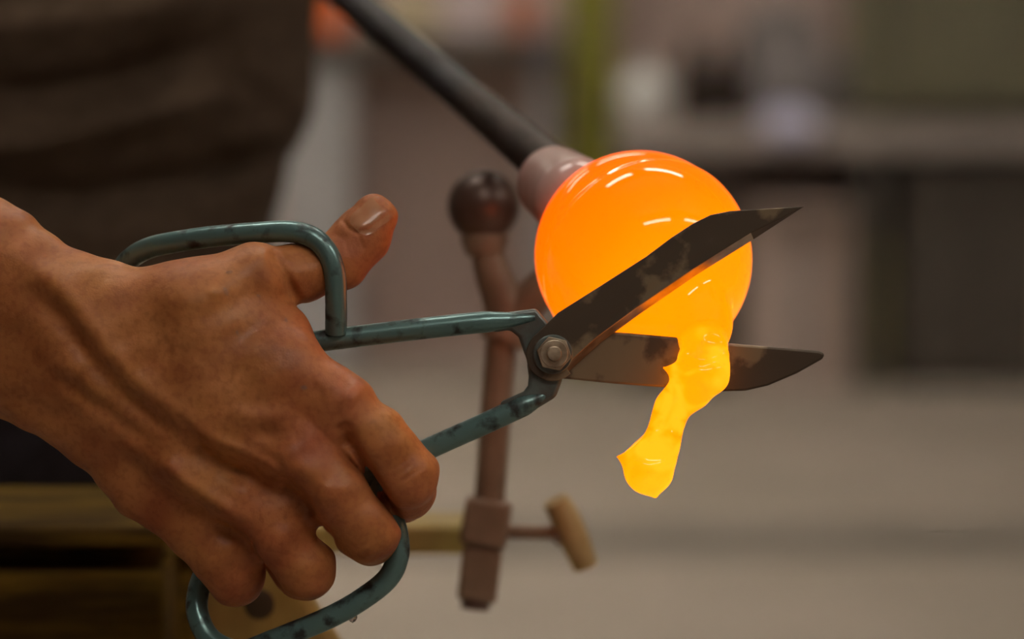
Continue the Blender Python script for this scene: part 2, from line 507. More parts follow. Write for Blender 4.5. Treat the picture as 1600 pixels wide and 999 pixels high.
# --- yellow-green column
m_pole = mat('yellow_green_paint', (.23, .215, .006), .5, color2=(.17, .16, .008), scale=5)
YP = WALL_Y-.25
pa, _ = xz(890, 100, YP); pb, _ = xz(958, 100, YP)
pl = thing('steel_column', ((pa+pb)/2, YP+.05, 0), 'yellow green painted steel column standing by the wall', 'column')
MB().box(pa, pb, YP, YP+.012, .02, 3.4).build('front_flange', m_pole, pl)
MB().box(pa, pb, YP+.1, YP+.112, .02, 3.4).build('rear_flange', m_pole, pl)
MB().box((pa+pb)/2-.006, (pa+pb)/2+.006, YP+.012, YP+.1, .02, 3.4).build('web', m_pole, pl)
MB().box(pa-.02, pb+.02, YP-.02, YP+.13, 0, .02).build('base_plate', m_pole, pl, bevel=.003)

# --- long table on the right
YT = WALL_Y-.62
tx0, zt = xz(968, 196, YT); tx1, zt2 = xz(1760, 238, YT)
m_ttop = mat('table_top', (.40, .34, .31), .5, color2=(.34, .29, .26), scale=5)
m_tleg = mat('table_leg', (.09, .075, .06), .6)
tb = thing('long_table', ((tx0+tx1)/2, YT+.28, 0), 'long grey brown work table along the workshop wall', 'table')
MB().box(tx0, tx1, YT, YT+.56, zt2, zt).build('table_top', m_ttop, tb, bevel=.004)
for xx in (tx0+.05, (tx0+tx1)/2, tx1-.05):
    for yy in (YT+.05, YT+.5):
        MB().box(xx-.025, xx+.025, yy-.025, yy+.025, 0, zt2).build('leg', m_tleg, tb)
# round white vase
m_white = mat('white_opal_glass', (.88, .88, .85), .2)
vx, _ = xz(1010, 190, YT+.1)
vs = thing('round_vase', (vx, YT+.12, zt), 'round white opal glass vase at the end of the long table', 'vase')
R = .072
MB().lathe([(R*.45, 0)]+[(R*math.sin(t), R*1.0-R*math.cos(t)) for t in np.linspace(.5, 2.6, 14)]+[(R*.42, R*1.95), (R*.38, R*1.95)], (vx, YT+.12, zt), 28).build('bowl', m_white, vs, smooth=60)
MB().lathe([(R*.40, 0), (R*.5, .01), (R*.38, .012), (R*.34, 0)], (vx, YT+.12, zt+R*1.94), 28).build('rim', m_white, vs, smooth=60)
# folded pale cloth
m_pale = mat('pale_blue_cloth', (.72, .70, .88), .9, color2=(.62, .6, .78), scale=25)
ca, _ = xz(1196, 190, YT); cb, _ = xz(1276, 190, YT)
cl = thing('folded_cloth', ((ca+cb)/2, YT+.1, zt), 'pale bluish cloth folded over the front edge of the long table', 'cloth')
prof = [(YT+.18, zt+.001), (YT+.05, zt+.001), (YT-.004, zt-.002), (YT-.006, zt-.035), (YT-.022, zt-.035), (YT-.026, zt+.005), (YT, zt+.028), (YT+.18, zt+.025)]
MB().prism([(ca, y, z) for y, z in prof], [(cb, y, z) for y, z in prof]).build('cloth_fold', m_pale, cl, bevel=.008)
prof = [(YT+.17, zt+.029), (YT+.05, zt+.029), (YT+.05, zt+.045), (YT+.17, zt+.04)]
MB().prism([(ca+.015, y, z) for y, z in prof], [(cb-.02, y, z) for y, z in prof]).build('upper_fold', m_pale, cl, bevel=.006)
# dark bottles between vase and grey machine
m_bottle = mat('brown_bottle_glass', (.03, .018, .012), .12, color2=(.045, .028, .02), scale=10)
for i, (px, r, h, dy) in enumerate(((1082, .045, .24, .16), (1124, .036, .2, .32), (1156, .028, .26, .12))):
    q, _ = xz(px, 190, YT+dy)
    t = thing('glass_bottle', (q, YT+dy, zt), ['wide dark brown bottle beside the white vase', 'short dark brown bottle between two others on the table', 'slim tall dark brown bottle beside the grey machine'][i], 'bottle')
    MB().lathe([(r*.9, 0), (r, .01), (r, h*.62), (r*.4, h*.78), (r*.36, h*.93)], (q, YT+dy, zt), 20).build('body', m_bottle, t, smooth=40)
    MB().lathe([(r*.42, 0), (r*.42, h*.08), (r*.3, h*.08)], (q, YT+dy, zt+h*.93), 20).build('stopper', m_tleg, t, smooth=40)
# grey machine on the table
m_mach = mat('grey_machine_paint', (.24, .21, .205), .5, color2=(.2, .175, .17), scale=5)
ga, _ = xz(1172, 190, YT+.2); gb, _ = xz(1336, 190, YT+.2)
gm = thing('grinding_machine', ((ga+gb)/2, YT+.35, zt), 'grey metal grinding machine with a rounded hood on the table', 'machine')
MB().box(ga, gb, YT+.22, YT+.5, zt, zt+.16).build('housing', m_mach, gm, bevel=.02)
MB().lathe([(.11, 0), (.12, .01), (.12, .11), (.1, .12)], ((ga+gb)/2-.05, YT+.26, zt+.2), 28, (0, 1, 0)).build('hood', m_mach, gm, smooth=40)
MB().lathe([(.03, 0), (.03, .03), (.02, .035)], (gb-.06, YT+.22, zt+.1), 16, (0, -1, 0)).build('knob', m_tleg, gm, smooth=40)
# olive oven on the table
m_olive = mat('olive_oven_enamel', (.17, .155, .09), .5, color2=(.14, .128, .08), scale=4)
oa, oz = xz(1346, 184, YT+.1); ob, _ = xz(1720, 184, YT+.1)
ov = thing('annealing_oven', ((oa+ob)/2, YT+.3, zt), 'olive grey annealing oven standing on the long table', 'oven')
MB().box(oa, ob, YT+.12, YT+.54, zt+.03, zt+.6).build('body', m_olive, ov, bevel=.01)
MB().box(oa+.03, ob-.03, YT+.1, YT+.12, zt+.06, zt+.56).build('door', m_olive, ov, bevel=.006)
MB().tube([(oa+.07, YT+.085, zt+.12), (oa+.07, YT+.06, zt+.14), (oa+.07, YT+.06, zt+.4), (oa+.07, YT+.085, zt+.42), (oa+.07, YT+.1, zt+.42)], .009, 8).build('door_handle', m_tleg, ov)
for xx in (oa+.05, ob-.05):
    for yy in (YT+.16, YT+.5):
        MB().box(xx-.02, xx+.02, yy-.02, yy+.02, zt, zt+.03).build('foot', m_tleg, ov)

# things under the table
m_brown = mat('dark_brown_cupboard', (.095, .068, .053), .7, color2=(.12, .088, .068), scale=7)
def under(px0, px1, py0, Y, dep, m, name, label, cat, doors=1):
    a, zt_ = xz(px0, py0, Y); b, _ = xz(px1, py0, Y)
    t = thing(name, ((a+b)/2, Y+dep/2, 0), label, cat)
    MB().box(a, b, Y, Y+dep, .0, zt_).build('body', m, t, bevel=.006)
    w = (b-a)/doors
    for i in range(doors):
        MB().box(a+i*w+.01, a+(i+1)*w-.01, Y-.014, Y, .03, zt_-.02).build('door', m, t, bevel=.004)
        MB().lathe([(.012, 0), (.012, .02), (.008, .024)], (a+(i+1)*w-.035, Y-.014, zt_*.6), 10, (0, -1, 0)).build('knob', m_tleg, t)
    return t
under(985, 1150, 262, YT+.12, .34, m_brown, 'low_cupboard', 'dark brown low cupboard under the table end by the column', 'cupboard')
m_card = mat('pinkish_board', (.50, .39, .335), .8, color2=(.44, .34, .29), scale=4)
a, zc = xz(1172, 318, YT+.06); b, _ = xz(1332, 318, YT+.06)
cb_ = thing('cardboard_box', ((a+b)/2, YT+.2, 0), 'tall pale pinkish cardboard box under the long table', 'box')
MB().box(a, b, YT+.06, YT+.36, 0, zc).build('carton', m_card, cb_, bevel=.004)
MB().box(a+.002, b-.002, YT-.06, YT+.06, zc-.012, zc-.008).build('flap', m_card, cb_)
MB().box((a+b)/2-.025, (a+b)/2+.025, YT+.058, YT+.06, 0.02, zc-.002).build('tape', m_ttop, cb_)
m_bag = mat('olive_yellow_sack', (.42, .36, .15), .85, color2=(.33, .28, .12), scale=12)
a, zc = xz(1370, 345, YT+.12)
sk = thing('sack', (a, YT+.2, 0), 'olive yellow sack tied at the neck under the long table', 'sack')
MB().lathe([(.045, 0), (.058, .03), (.06, .14), (.052, zc-.09), (.028, zc-.05)], (a, YT+.2, 0), 18).build('bag', m_bag, sk, smooth=60)
MB().lathe([(.026, 0), (.045, .035), (.04, .05)], (a, YT+.2, zc-.052), 14).build('neck', m_bag, sk, smooth=60)
m_black = mat('black_brown_cabinet', (.062, .049, .037), .6, color2=(.08, .063, .047), scale=9)
under(1412, 1640, 256, YT+.08, .4, m_black, 'tool_cabinet', 'blackish brown tool cabinet with two doors under the long table', 'cabinet', 2)
# bluish rag on the floor
m_rag = mat('blue_grey_rag', (.22, .215, .27), .9, color2=(.18, .175, .22), scale=20)
yr = floor_y(588); a = (1246-800)/F*yr; b = (1368-800)/F*yr
rg = MB(); n = 14
for i in range(n):
    for j in range(n):
        u, v = i/(n-1), j/(n-1); e = min(u, 1-u, v, 1-v)
        rg.v.append((a+(b-a)*(u+.05*math.sin(7*v)), yr-.06+.36*(v+.05*math.sin(5*u)), .004+.05*min(1, e*6)*(.5+.5*math.sin(9*u+3*v)*math.cos(5*v))))
rg.f = [[i*n+j, (i+1)*n+j, (i+1)*n+j+1, i*n+j+1] for i in range(n-1) for j in range(n-1)]
o = rg.build('floor_rag', m_rag, smooth=180)
md = o.modifiers.new('thick', 'SOLIDIFY'); md.thickness = .004; md.offset = 1
tag(o, 'blue grey rag lying crumpled on the floor before the table', 'rag')

# ================================================================== WORKBENCH
def pprism(mb, poly, w0, w1, poly2=None):
    """prism between nearness w1 (front) and w0 (back) from a pixel outline"""
    front = [P(x, y, w1) for x, y in poly]
    back = [c2w(cf(x, y, w1)+np.array([0, 0, (w0-w1)*S])) for x, y in (poly2 or poly)]
    # the camera-aligned outline runs clockwise on screen: reversed for outward faces
    mb.prism(front[::-1], back[::-1]); return mb
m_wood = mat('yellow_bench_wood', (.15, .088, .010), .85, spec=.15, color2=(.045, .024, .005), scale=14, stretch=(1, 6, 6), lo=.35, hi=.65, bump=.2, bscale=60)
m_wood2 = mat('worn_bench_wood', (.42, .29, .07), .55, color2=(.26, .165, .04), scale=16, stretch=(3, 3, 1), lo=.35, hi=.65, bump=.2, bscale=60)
m_knot = mat('wood_knot', (.06, .035, .012), .6)
wb0 = Wd(1.06)
bp = P(120, 1000, wb0)
bench = thing('workbench', (bp[0], bp[1], 0), 'worn yellow wooden workbench with stacked rails below the forearm', 'workbench')
def plank(name, x0, x1, y0, y1, d0, d1, m=m_wood, bv=.003):
    a, z1 = xz(x0, y0, d0); b, z0 = xz(x1, y1, d0)
    return MB().box(a, b, d0, d1, z0, z1).build(name, m, bench, bevel=bv)
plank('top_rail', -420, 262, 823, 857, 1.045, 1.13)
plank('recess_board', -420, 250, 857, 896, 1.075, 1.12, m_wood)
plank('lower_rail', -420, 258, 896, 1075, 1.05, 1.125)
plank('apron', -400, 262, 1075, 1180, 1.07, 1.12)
plank('gap_board', 250, 310, 835, 1100, 1.10, 1.15, m_wood)  # board added to stand in for the shaded gap beside the rails
# slanted end board with a knot
mbz = MB(); w1 = Wd(1.035)
pprism(mbz, [(302, 835), (414, 835), (486, 945), (520, 998), (600, 1130), (330, 1130)], w1-110, w1)
mbz.build('end_board', m_wood2, bench, bevel=.003)
MB().lathe([(rad(24, w1), 0), (rad(20, w1), .0008), (rad(6, w1), .001)], P(405, 945, w1), 20, -FW).build('knot', m_knot, bench, smooth=40)
for px in (-340, 200):
    a, z = xz(px, 1075, 1.08)
    MB().box(a-.03, a+.03, 1.07, 1.125, 0, z+.01).build('leg', m_wood, bench, bevel=.003)
a, z = xz(440, 1080, 1.06)
MB().box(a-.035, a+.02, 1.045, 1.085, 0, z).build('leg', m_wood2, bench, bevel=.003)

# ================================================================== PIPE STAND (yoke)
ds = 1.085; ws = Wd(ds)
m_rust = mat('rusty_brown_steel', (.20, .138, .088), .5, metal=.1, color2=(.27, .19, .125), scale=60, lo=.35, hi=.65, bump=.25, bscale=200)
m_ball = mat('dark_steel_ball', (.095, .055, .040), .36, metal=.3, color2=(.135, .085, .062), scale=50)
m_olivebar = mat('olive_brass_bar', (.45, .33, .09), .5, metal=.1, color2=(.33, .23, .065), scale=30)
m_tan = mat('tan_worn_brass', (.60, .48, .23), .5, metal=.1, color2=(.48, .37, .16), scale=40)
b0 = P(742, 950, ws)
st = thing('pipe_stand', b0, 'rusty pipe rest with ball rollers held in a clamp with a wing screw', 'pipe rest')
def r_(r, w=ws): return rad(r, w)
stem = catmull([P(790, 470, ws), P(781, 560, ws), P(772, 680, ws), P(764, 790, ws), P(758, 830, ws)], 5)
MB().tube(stem, [r_(24+6*(i < 3)) for i in range(len(stem))], 20).build('stem', m_rust, st, smooth=40)
MB().tube(catmull([P(760, 385, ws), P(768, 420, ws), P(788, 480, ws), P(786, 530, ws)], 5), [r_(24+.9*i) for i in range(16)], 18).build('yoke_arm', m_rust, st, smooth=40)
MB().tube(catmull([P(898, 385, ws), P(868, 430, ws), P(818, 480, ws), P(788, 535, ws)], 5), [r_(26+.5*i) for i in range(16)], 18).build('yoke_arm', m_rust, st, smooth=40)
def ball(c, r, n=24):
    return [(r*math.sin(t), -r*math.cos(t)) for t in np.linspace(.08, math.pi-.08, 16)]
for c in ((756, 322), (898, 350)):
    MB().lathe(ball(0, r_(57)), P(*c, ws), 28, (0.3, 0.2, 1)).build('ball_roller', m_ball, st, smooth=60)
    MB().lathe([(r_(34), 0), (r_(38), r_(10)), (r_(30), r_(34)), (r_(18), r_(40))], P(c[0]+1, c[1]+42, ws), 24, -UP).build('ball_cup', m_rust, st, smooth=40)
def bar(mb, p, q, hw, hd):
    """square bar between two pixel points"""
    p = np.array(p, float); q = np.array(q, float); u = (q-p)/np.linalg.norm(q-p); n = np.array([-u[1], u[0]])
    poly = [p+n*hw, q+n*hw, q-n*hw, p-n*hw]
    if np.cross(poly[1]-poly[0], poly[2]-poly[1]) > 0: pass
    return pprism(mb, [tuple(c) for c in poly], ws-hd, ws+hd)
bar(MB(), (765, 782), (753, 856), 37, 36).build('clamp_block', m_rust, st, bevel=.0022)
bar(MB(), (755, 856), (744, 942), 31, 26).build('foot_socket', m_rust, st, bevel=.002)
MB().tube([P(744, 935, ws), P(742, 952, ws)], r_(23), 18).build('stem_end', m_ball, st, smooth=40)
MB().tube([P(790, 831, ws), P(884, 834, ws)], r_(11), 14).build('clamp_screw', m_rust, st, smooth=40)
hnd = catmull([P(868, 782, ws+10), P(884, 812, ws+2), P(900, 850, ws-4), P(915, 886, ws-12)], 5)
MB().tube(hnd, [r_(20+4*math.sin(math.pi*i/15)) for i in range(16)], 16).build('wing_handle', m_tan, st, smooth=60)
MB().tube([P(868, 833, ws), P(896, 836, ws)], r_(18), 14).build('screw_collar', m_rust, st, smooth=40)
a, z1 = xz(240, 814, 1.1); c, z0 = xz(728, 860, 1.1)
MB().box(a, c, 1.09, 1.12, z0, z1).build('support_bar', m_olivebar, st, bevel=.002)

# ================================================================== BLOWPIPE
m_pipe = mat('dark_blowpipe_steel', (.040, .036, .042), .45, metal=.3, spec=.35, color2=(.026, .020, .020), scale=30, bump=.12, bscale=120)
m_pipehot = mat('scaled_blowpipe_end', (.06, .038, .03), .5, metal=.5, color2=(.04, .026, .02), scale=60, bump=.3, bscale=200)
A0 = P(868, 268, Wd(1.02)); A1 = P(560, 10, Wd(1.25))
ud = (A1-A0)/np.linalg.norm(A1-A0)
pp = thing('blowpipe', A0, 'dark steel blowpipe slanting back from the glowing glass', 'blowpipe')
MB().tube([A0+ud*.10, A0+ud*.46], .0086, 24).build('tube', m_pipe, pp, smooth=40)
MB().tube([A0-ud*.002, A0+ud*.02, A0+ud*.06, A0+ud*.1], [.0098, .0096, .0091, .0087], 24).build('heated_end', m_pipehot, pp, smooth=40)
MB().tube([A0+ud*.37, A0+ud*.38, A0+ud*.44, A0+ud*.45], [.0088, .0105, .0105, .0088], 20).build('grip_sleeve', m_pipehot, pp, smooth=40)

# ================================================================== MOLTEN GLASS
def hot_glass(org, core, drip_pts):
    """emission follows the heat of the glass: cool skin by the pipe, hot core and drip"""
    m = bpy.data.materials.new('molten_glass'); m.use_nodes = True
    nt = m.node_tree; n = nt.nodes; L = nt.links; b = n['Principled BSDF']
    b.inputs['Base Color'].default_value = (.06, .01, .0, 1); b.inputs['Roughness'].default_value = .03
    b.inputs['IOR'].default_value = 1.3
    tc = n.new('ShaderNodeTexCoord')
    def dist(p):
        v = n.new('ShaderNodeVectorMath'); v.operation = 'DISTANCE'
        L.new(tc.outputs['Object'], v.inputs[0]); v.inputs[1].default_value = [float(c) for c in (np.asarray(p)-org)]
        return v.outputs['Value']
    def ramp(x, a, b_, c, d):
        r = n.new('ShaderNodeMapRange'); r.interpolation_type = 'SMOOTHSTEP'
        for k_, q in zip((1, 2, 3, 4), (a, b_, c, d)): r.inputs[k_].default_value = q
        L.new(x, r.inputs[0]); return r.outputs[0]
    def op(kind, x, y):
        q = n.new('ShaderNodeMath'); q.operation = kind; L.new(x, q.inputs[0])
        if isinstance(y, (int, float)): q.inputs[1].default_value = y
        else: L.new(y, q.inputs[1])
        return q.outputs[0]
    heat = ramp(dist(core), .02, .115, .74, .18)
    for p, r in drip_pts:
        heat = op('MAXIMUM', heat, ramp(dist(p), r*.95, r*1.9, .90, .0))
    nz = n.new('ShaderNodeTexNoise'); nz.inputs['Scale'].default_value = 55; nz.inputs['Detail'].default_value = 2; nz.inputs['Distortion'].default_value = 1.2
    L.new(tc.outputs['Object'], nz.inputs['Vector'])
    near = n.new('ShaderNodeMath'); near.operation = 'MULTIPLY'; L.new(ramp(nz.outputs[0], .35, .65, -.10, .10), near.inputs[0])
    L.new(ramp(heat, .72, .88, 0., 1.), near.inputs[1])
    heat = op('ADD', heat, near.outputs[0])
    cr = n.new('ShaderNodeValToRGB'); e = cr.color_ramp.elements
    e[0].position = 0; e[0].color = (1.5, .085, .0, 1)
    e[1].position = 1; e[1].color = (2., .62, .012, 1)
    for p_, c_ in ((.24, (1.6, .135, 0, 1)), (.40, (1.7, .20, 0, 1)), (.58, (1.8, .275, .0, 1)), (.72, (1.9, .385, .0, 1)), (.85, (2., .51, .002, 1))):
        q = cr.color_ramp.elements.new(p_); q.color = c_
    L.new(heat, cr.inputs[0]); L.new(cr.outputs[0], b.inputs['Emission Color'])
    b.inputs['Emission Strength'].default_value = .95
    return m
m_collar = mat('cooled_clear_glass', (.62, .42, .38), .22, spec=.6, color2=(.52, .33, .29), scale=40)
m_collar.node_tree.nodes['Principled BSDF'].inputs['Transmission Weight'].default_value = .12
wc = -185; GC = cf(1003, 403, wc)
gl = thing('molten_glass', P(1003, 575, wc), 'glowing orange molten glass bubble with a yellow drip running between the blades', 'molten glass')
g = Solid(cf(800, 800, -420)-.004, cf(1215, 205, 130)+.004, 2.4*S)
pd = c2w(GC)-A0; pd /= np.linalg.norm(pd)
axc = np.array([pd@RX, pd@UP, -(pd@FW)])
g.limb(GC-axc*rad(9, wc), GC+axc*rad(7, wc), rad(164, wc), rad(168, wc), .004)
k = .0035
drip = [(1084, 450, -105, 37), (1097, 508, -34, 29), (1101, 545, 14, 31), (1096, 578, 34, 37), (1078, 610, 34, 28), (1050, 636, 34, 22), (1042, 664, 34, 21),
        (1033, 696, 34, 24), (1014, 726, 34, 35), (1014, 738, 34, 35)]
g.chain(drip[:3], .015, .75)
g.chain(drip[2:], .005, .72)
g.chain([(1122, 556, 30, 15), (1117, 592, 34, 20)], .003, .6)
g.chain([(1062, 582, 36, 16), (1037, 575, 40, 2)], .003, .6)
g.chain([(1000, 724, 36, 20), (965, 714, 40, 2)], .003, .6)
g.chain([(1018, 755, 34, 15), (1024, 776, 34, 2)], .003, .7)
g.relief([(1058, 566, 30), (1095, 571, 30), (1134, 562, 30)], -5, 7, 0)
g.relief([(1072, 530, 30), (1100, 548, 30), (1128, 530, 30)], -6, 16, 0)
g.relief([(1040, 650, 30), (1028, 676, 30)], -5, 6, 0)
g.relief([(1056, 648, 30), (1048, 676, 30)], -5, 6, 0)
g.relief([(975, 716, 30), (1010, 728, 30), (1050, 722, 30)], 5, 7, 0)
o = g.build('bubble', m_collar, gl)
o.data.materials.clear()
o.data.materials.append(hot_glass(wloc(o), P(1115, 520, -60), [(P(*p[:3]), p[3]*S*1.15) for p in drip[1:]]))
# cooler collar of glass where the bubble meets the pipe
gc = Solid(cf(770, 400, -560)-.01, cf(1010, 190, -150)+.01, 3*S)
cA = P(900, 300, -270); qa = CL
def wcf(p):
    r = np.asarray(p)-CL; return np.array([r@RX, r@UP, D-r@FW])
gc.limb(cf(868, 288, -400), cf(900, 312, -260), .0150, .0165, .006)
gc.build('collar', m_collar, gl)

# ================================================================== SHEARS
m_blade = mat('stained_blade_steel', (.22, .16, .095), .38, metal=.3, color2=(.070, .047, .028), scale=48, lo=.47, hi=.53, detail=6, bump=.12, bscale=300, rrange=(.3, .5), bdist=.0003)
m_edge = mat('ground_blade_edge', (.55, .45, .36), .3, metal=.85, color2=(.3, .22, .16), scale=90)
m_teal = mat('worn_teal_paint', (.125, .22, .215), .27, metal=.5, spec=.6, color2=(.035, .04, .038), scale=130, lo=.53, hi=.66, detail=8, bump=.2, bscale=260, rrange=(.28, .5), bdist=.0004)
m_bolt = mat('bolt_steel', (.50, .41, .30), .36, metal=.6, color2=(.28, .21, .14), scale=150)
m_tang = mat('bare_forged_steel', (.135, .165, .155), .36, metal=.4, color2=(.10, .095, .08), scale=110, lo=.4, hi=.6, bump=.2, bscale=260, bdist=.0004)
sh = thing('glass_shears', P(862, 620, 0), 'teal handled steel shears cutting the glowing drip of glass', 'shears')
def arc(cx, cy, r, a0, a1, n):
    return [(cx+r*math.cos(math.radians(t)), cy+r*math.sin(math.radians(t))) for t in np.linspace(a0, a1, n)]
def blade(outline, cut, inset, w0, w1, name, lab):
    """outline in pixels (clockwise); vertices in `cut` form the ground edge, set back on the front face"""
    n = len(outline); fr = []
    for i, p in enumerate(outline):
        if i in cut:
            q = np.array(p, float)+np.array(cut[i])*inset; fr.append(tuple(q))
        else: fr.append(p)
    mb = MB()
    front = [P(x, y, w1) for x, y in fr]
    back = [c2w(cf(x, y, w1)+np.array([0, 0, (w0-w1)*S])) for x, y in outline]
    mb.prism(front[::-1], back[::-1])
    o = mb.build(name, m_blade, sh, bevel=.0008, segs=2)
    o['label'] = lab
    o.data.materials.append(m_edge)
    for pg in o.data.polygons:
        c_ = -(np.array(pg.normal)@FW)
        if .25 < c_ < .97: pg.material_index = 1
    return o
# front blade (rises to the right), integral round eye at the pivot
up = [(1257, 323), (1180, 374), (1090, 430), (1000, 492), (940, 536), (889, 582)] + arc(863, 555, 41, 45, 235, 14) + [(872, 489), (940, 446), (1010, 401), (1050, 371), (1082, 350), (1110, 336), (1140, 330), (1200, 326)]
nrm = (-.55, -.83)
blade(up, {0: (0, 0), 1: nrm, 2: nrm, 3: nrm, 4: nrm, 5: nrm}, 12, 0, 24, 'blade', 'dark stained blade slanting up across the bubble')
lowo = [(1289, 553), (1286, 561), (1245, 584), (1200, 603), (1165, 611), (1125, 612), (1050, 607), (960, 600), (880, 592)] + arc(863, 555, 38, 75, 300, 12) + [(900, 515), (985, 521), (1075, 529), (1140, 537), (1250, 546), (1280, 549)]
blade(lowo, {}, 0, -15, -2, 'blade', 'dark stained lower blade behind the yellow drip')
# raised relief of the ground bevel along the cutting edge (separate steel facet)
# handles: forged tang + round rod + finger loop
def loop(pts, r): return catmull([P(*p) for p in pts], 7), r
tangU = [(770, 491), (838, 482), (858, 506), (884, 535)] + arc(863, 555, 38, -30, 120, 8) + [(832, 584), (822, 560), (810, 527), (797, 516), (770, 520)]
mb = MB(); pprism(mb, tangU, -17, -2); o = mb.build('handle_tang', m_tang, sh, bevel=.0012, segs=3)
rodU = catmull([P(836, 497, -9), P(795, 501, -9), P(740, 505, -8), P(640, 516, -8), P(524, 530, -8), P(420, 543, -14), P(300, 552, -30), P(235, 540, -62), P(203, 500, -84), P(190, 455, -88)], 7)
mb = MB(); mb.tube(rodU, [rad(min(17, 8+i*.75)) for i in range(len(rodU))], 22); mb.build('handle_rod', m_teal, sh, smooth=50)
ringU = catmull([P(190, 455, -88), P(189, 428, -82), P(203, 405, -66), P(232, 388, -45), P(270, 379, -26), P(330, 370, -8), P(400, 364, 8), P(452, 362, 18), P(488, 371, 24), P(511, 394, 27),
                 P(523, 428, 26), P(525, 470, 18), P(525, 520, 2)], 7)
o = MB().tube(ringU, rad(17), 22).build('thumb_loop', m_teal, sh, smooth=50)
tangL = [(823, 566), (826, 588), (825, 603), (818, 612), (780, 629), (795, 660), (836, 641), (869, 621), (878, 595), (879, 572), (850, 545)]
mb = MB(); pprism(mb, tangL[::-1], 1, 16); mb.build('handle_tang', m_tang, sh, bevel=.0014, segs=3)
rodL = catmull([P(856, 617, 8), P(818, 634, 8), P(760, 661, 8), P(668, 702, 6), P(595, 735, 4), P(500, 779, -6), P(420, 816, -24), P(362, 845, -50), P(326, 882, -60)], 7)
MB().tube(rodL, [rad(min(17, 7+i*1.5)) for i in range(len(rodL))], 22).build('handle_rod', m_teal, sh, smooth=50)
ringL = catmull([P(326, 882, -60), P(311, 920, -54), P(309, 960, -40), P(330, 1000, -24), P(375, 1018, -10), P(430, 1000, 2), P(513, 966, 8), P(565, 937, 8), P(606, 904, 8), P(622, 868, 6), P(620, 832, 4), P(608, 795, 2), P(590, 742, 2)], 7)
fl_ = MB().tube(ringL, rad(17.5), 22).build('finger_loop', m_teal, sh, smooth=50)
# pivot: washer, hex nut, bolt end, bolt head behind
PC = (866, 553)
MB().lathe([(rad(31), 0), (rad(31), rad(3)), (rad(29), rad(5)), (rad(16), rad(5))], P(864, 554, 23), 32, -FW).build('washer', m_tang, sh, smooth=35)
hexo = [(PC[0]+28*math.cos(math.radians(a)), PC[1]+28*math.sin(math.radians(a))) for a in range(12, 372, 60)]
hexi = [(PC[0]+23.5*math.cos(math.radians(a)), PC[1]+23.5*math.sin(math.radians(a))) for a in range(12, 372, 60)]
mb = MB(); pprism(mb, hexo, 27, 43); mb.build('nut', m_bolt, sh, bevel=.0003)
MB().lathe([(rad(22), 0), (rad(20.5), rad(2)), (rad(14), rad(2))], P(*PC, 42.5), 28, -FW).build('nut_face', m_bolt, sh, smooth=35)
MB().lathe([(rad(12), 0), (rad(12), rad(14)), (rad(10), rad(17)), (rad(4), rad(17.5))], P(*PC, 39), 24, -FW).build('bolt_end', m_bolt, sh, smooth=35)
MB().lathe([(rad(26), 0), (rad(26), rad(12)), (rad(20), rad(18))], P(863, 555, -17), 6, FW).build('bolt_head', m_bolt, sh)

# ================================================================== PERSON
m_nail = mat('nail', (.44, .195, .095), .25, spec=.5, color2=(.40, .155, .07), scale=120)
m_shirt = mat('dark_brown_shirt', (.084, .056, .037), .95, spec=.1, color2=(.064, .042, .027), scale=90, bump=.35, bscale=900, bdist=.0006)
m_trs = mat('dark_trousers', (.022, .017, .019), .95, spec=.1, color2=(.016, .012, .013), scale=60, bump=.3, bscale=800, bdist=.0006)
fp = P(-150, 900, Wd(1.3))
pe = thing('person', (fp[0], fp[1], 0), 'person in a dark brown shirt and dark trousers working the shears by hand', 'person')

h = Solid(cf(-470, 1010, -330)-.004, cf(705, 270, 200)+.004, 3.1*S)
# forearm: two bones side by side, flattened
for off, r0, r1, dw in ((62, 86, 98, -26), (-62, 90, 88, 8)):
    nx, ny = -.46*off, .88*off
    h.chain([(-480+nx*1.5, 262+ny*1.5, -170+dw, r1*1.05), (-60+nx*1.1, 468+ny*1.1, -25+dw, r1), (118+nx*.85, 548+ny*.85, 22+dw, r0-6), (190+nx*.75, 588+ny*.7, 40+dw, r0-14)], .012, .82)
# back of the hand: metacarpals
K = .010
meta = {
 'index': [(200, 520, 45, 72), (330, 545, 66, 66), (440, 585, 80, 60), (527, 632, 84, 53)],
 'middle': [(190, 575, 48, 74), (330, 640, 76, 62), (462, 702, 88, 53)],
 'ring': [(180, 630, 32, 68), (290, 710, 52, 56), (384, 776, 60, 48)],
 'pinky': [(150, 668, 0, 62), (230, 757, 8, 50), (300, 822, 14, 44)],
}
for ch in meta.values(): h.chain(ch, K, .85)
h.chain([(425, 735, 74, 40), (466, 782, 62, 34), (482, 800, 54, 26)], .008, .8)
h.chain([(340, 800, 34, 38), (380, 843, 26, 32), (392, 856, 22, 24)], .008, .8)
h.chain([(500, 660, 76, 40), (540, 684, 64, 26)], .008, .8)
# thumb side: web, thenar and the thumb through the loop
h.chain([(195, 500, 40, 66), (300, 478, 50, 62), (398, 432, 44, 47)], .012)
h.chain([(330, 500, 50, 56), (440, 520, 40, 42)], .012)
h.chain([(398, 430, 42, 45), (470, 428, -6, 42), (532, 408, -34, 41)], .006)
h.chain([(532, 408, -34, 42.5), (565, 371, -40, 42), (585, 340, -42, 36)], .005, .9)
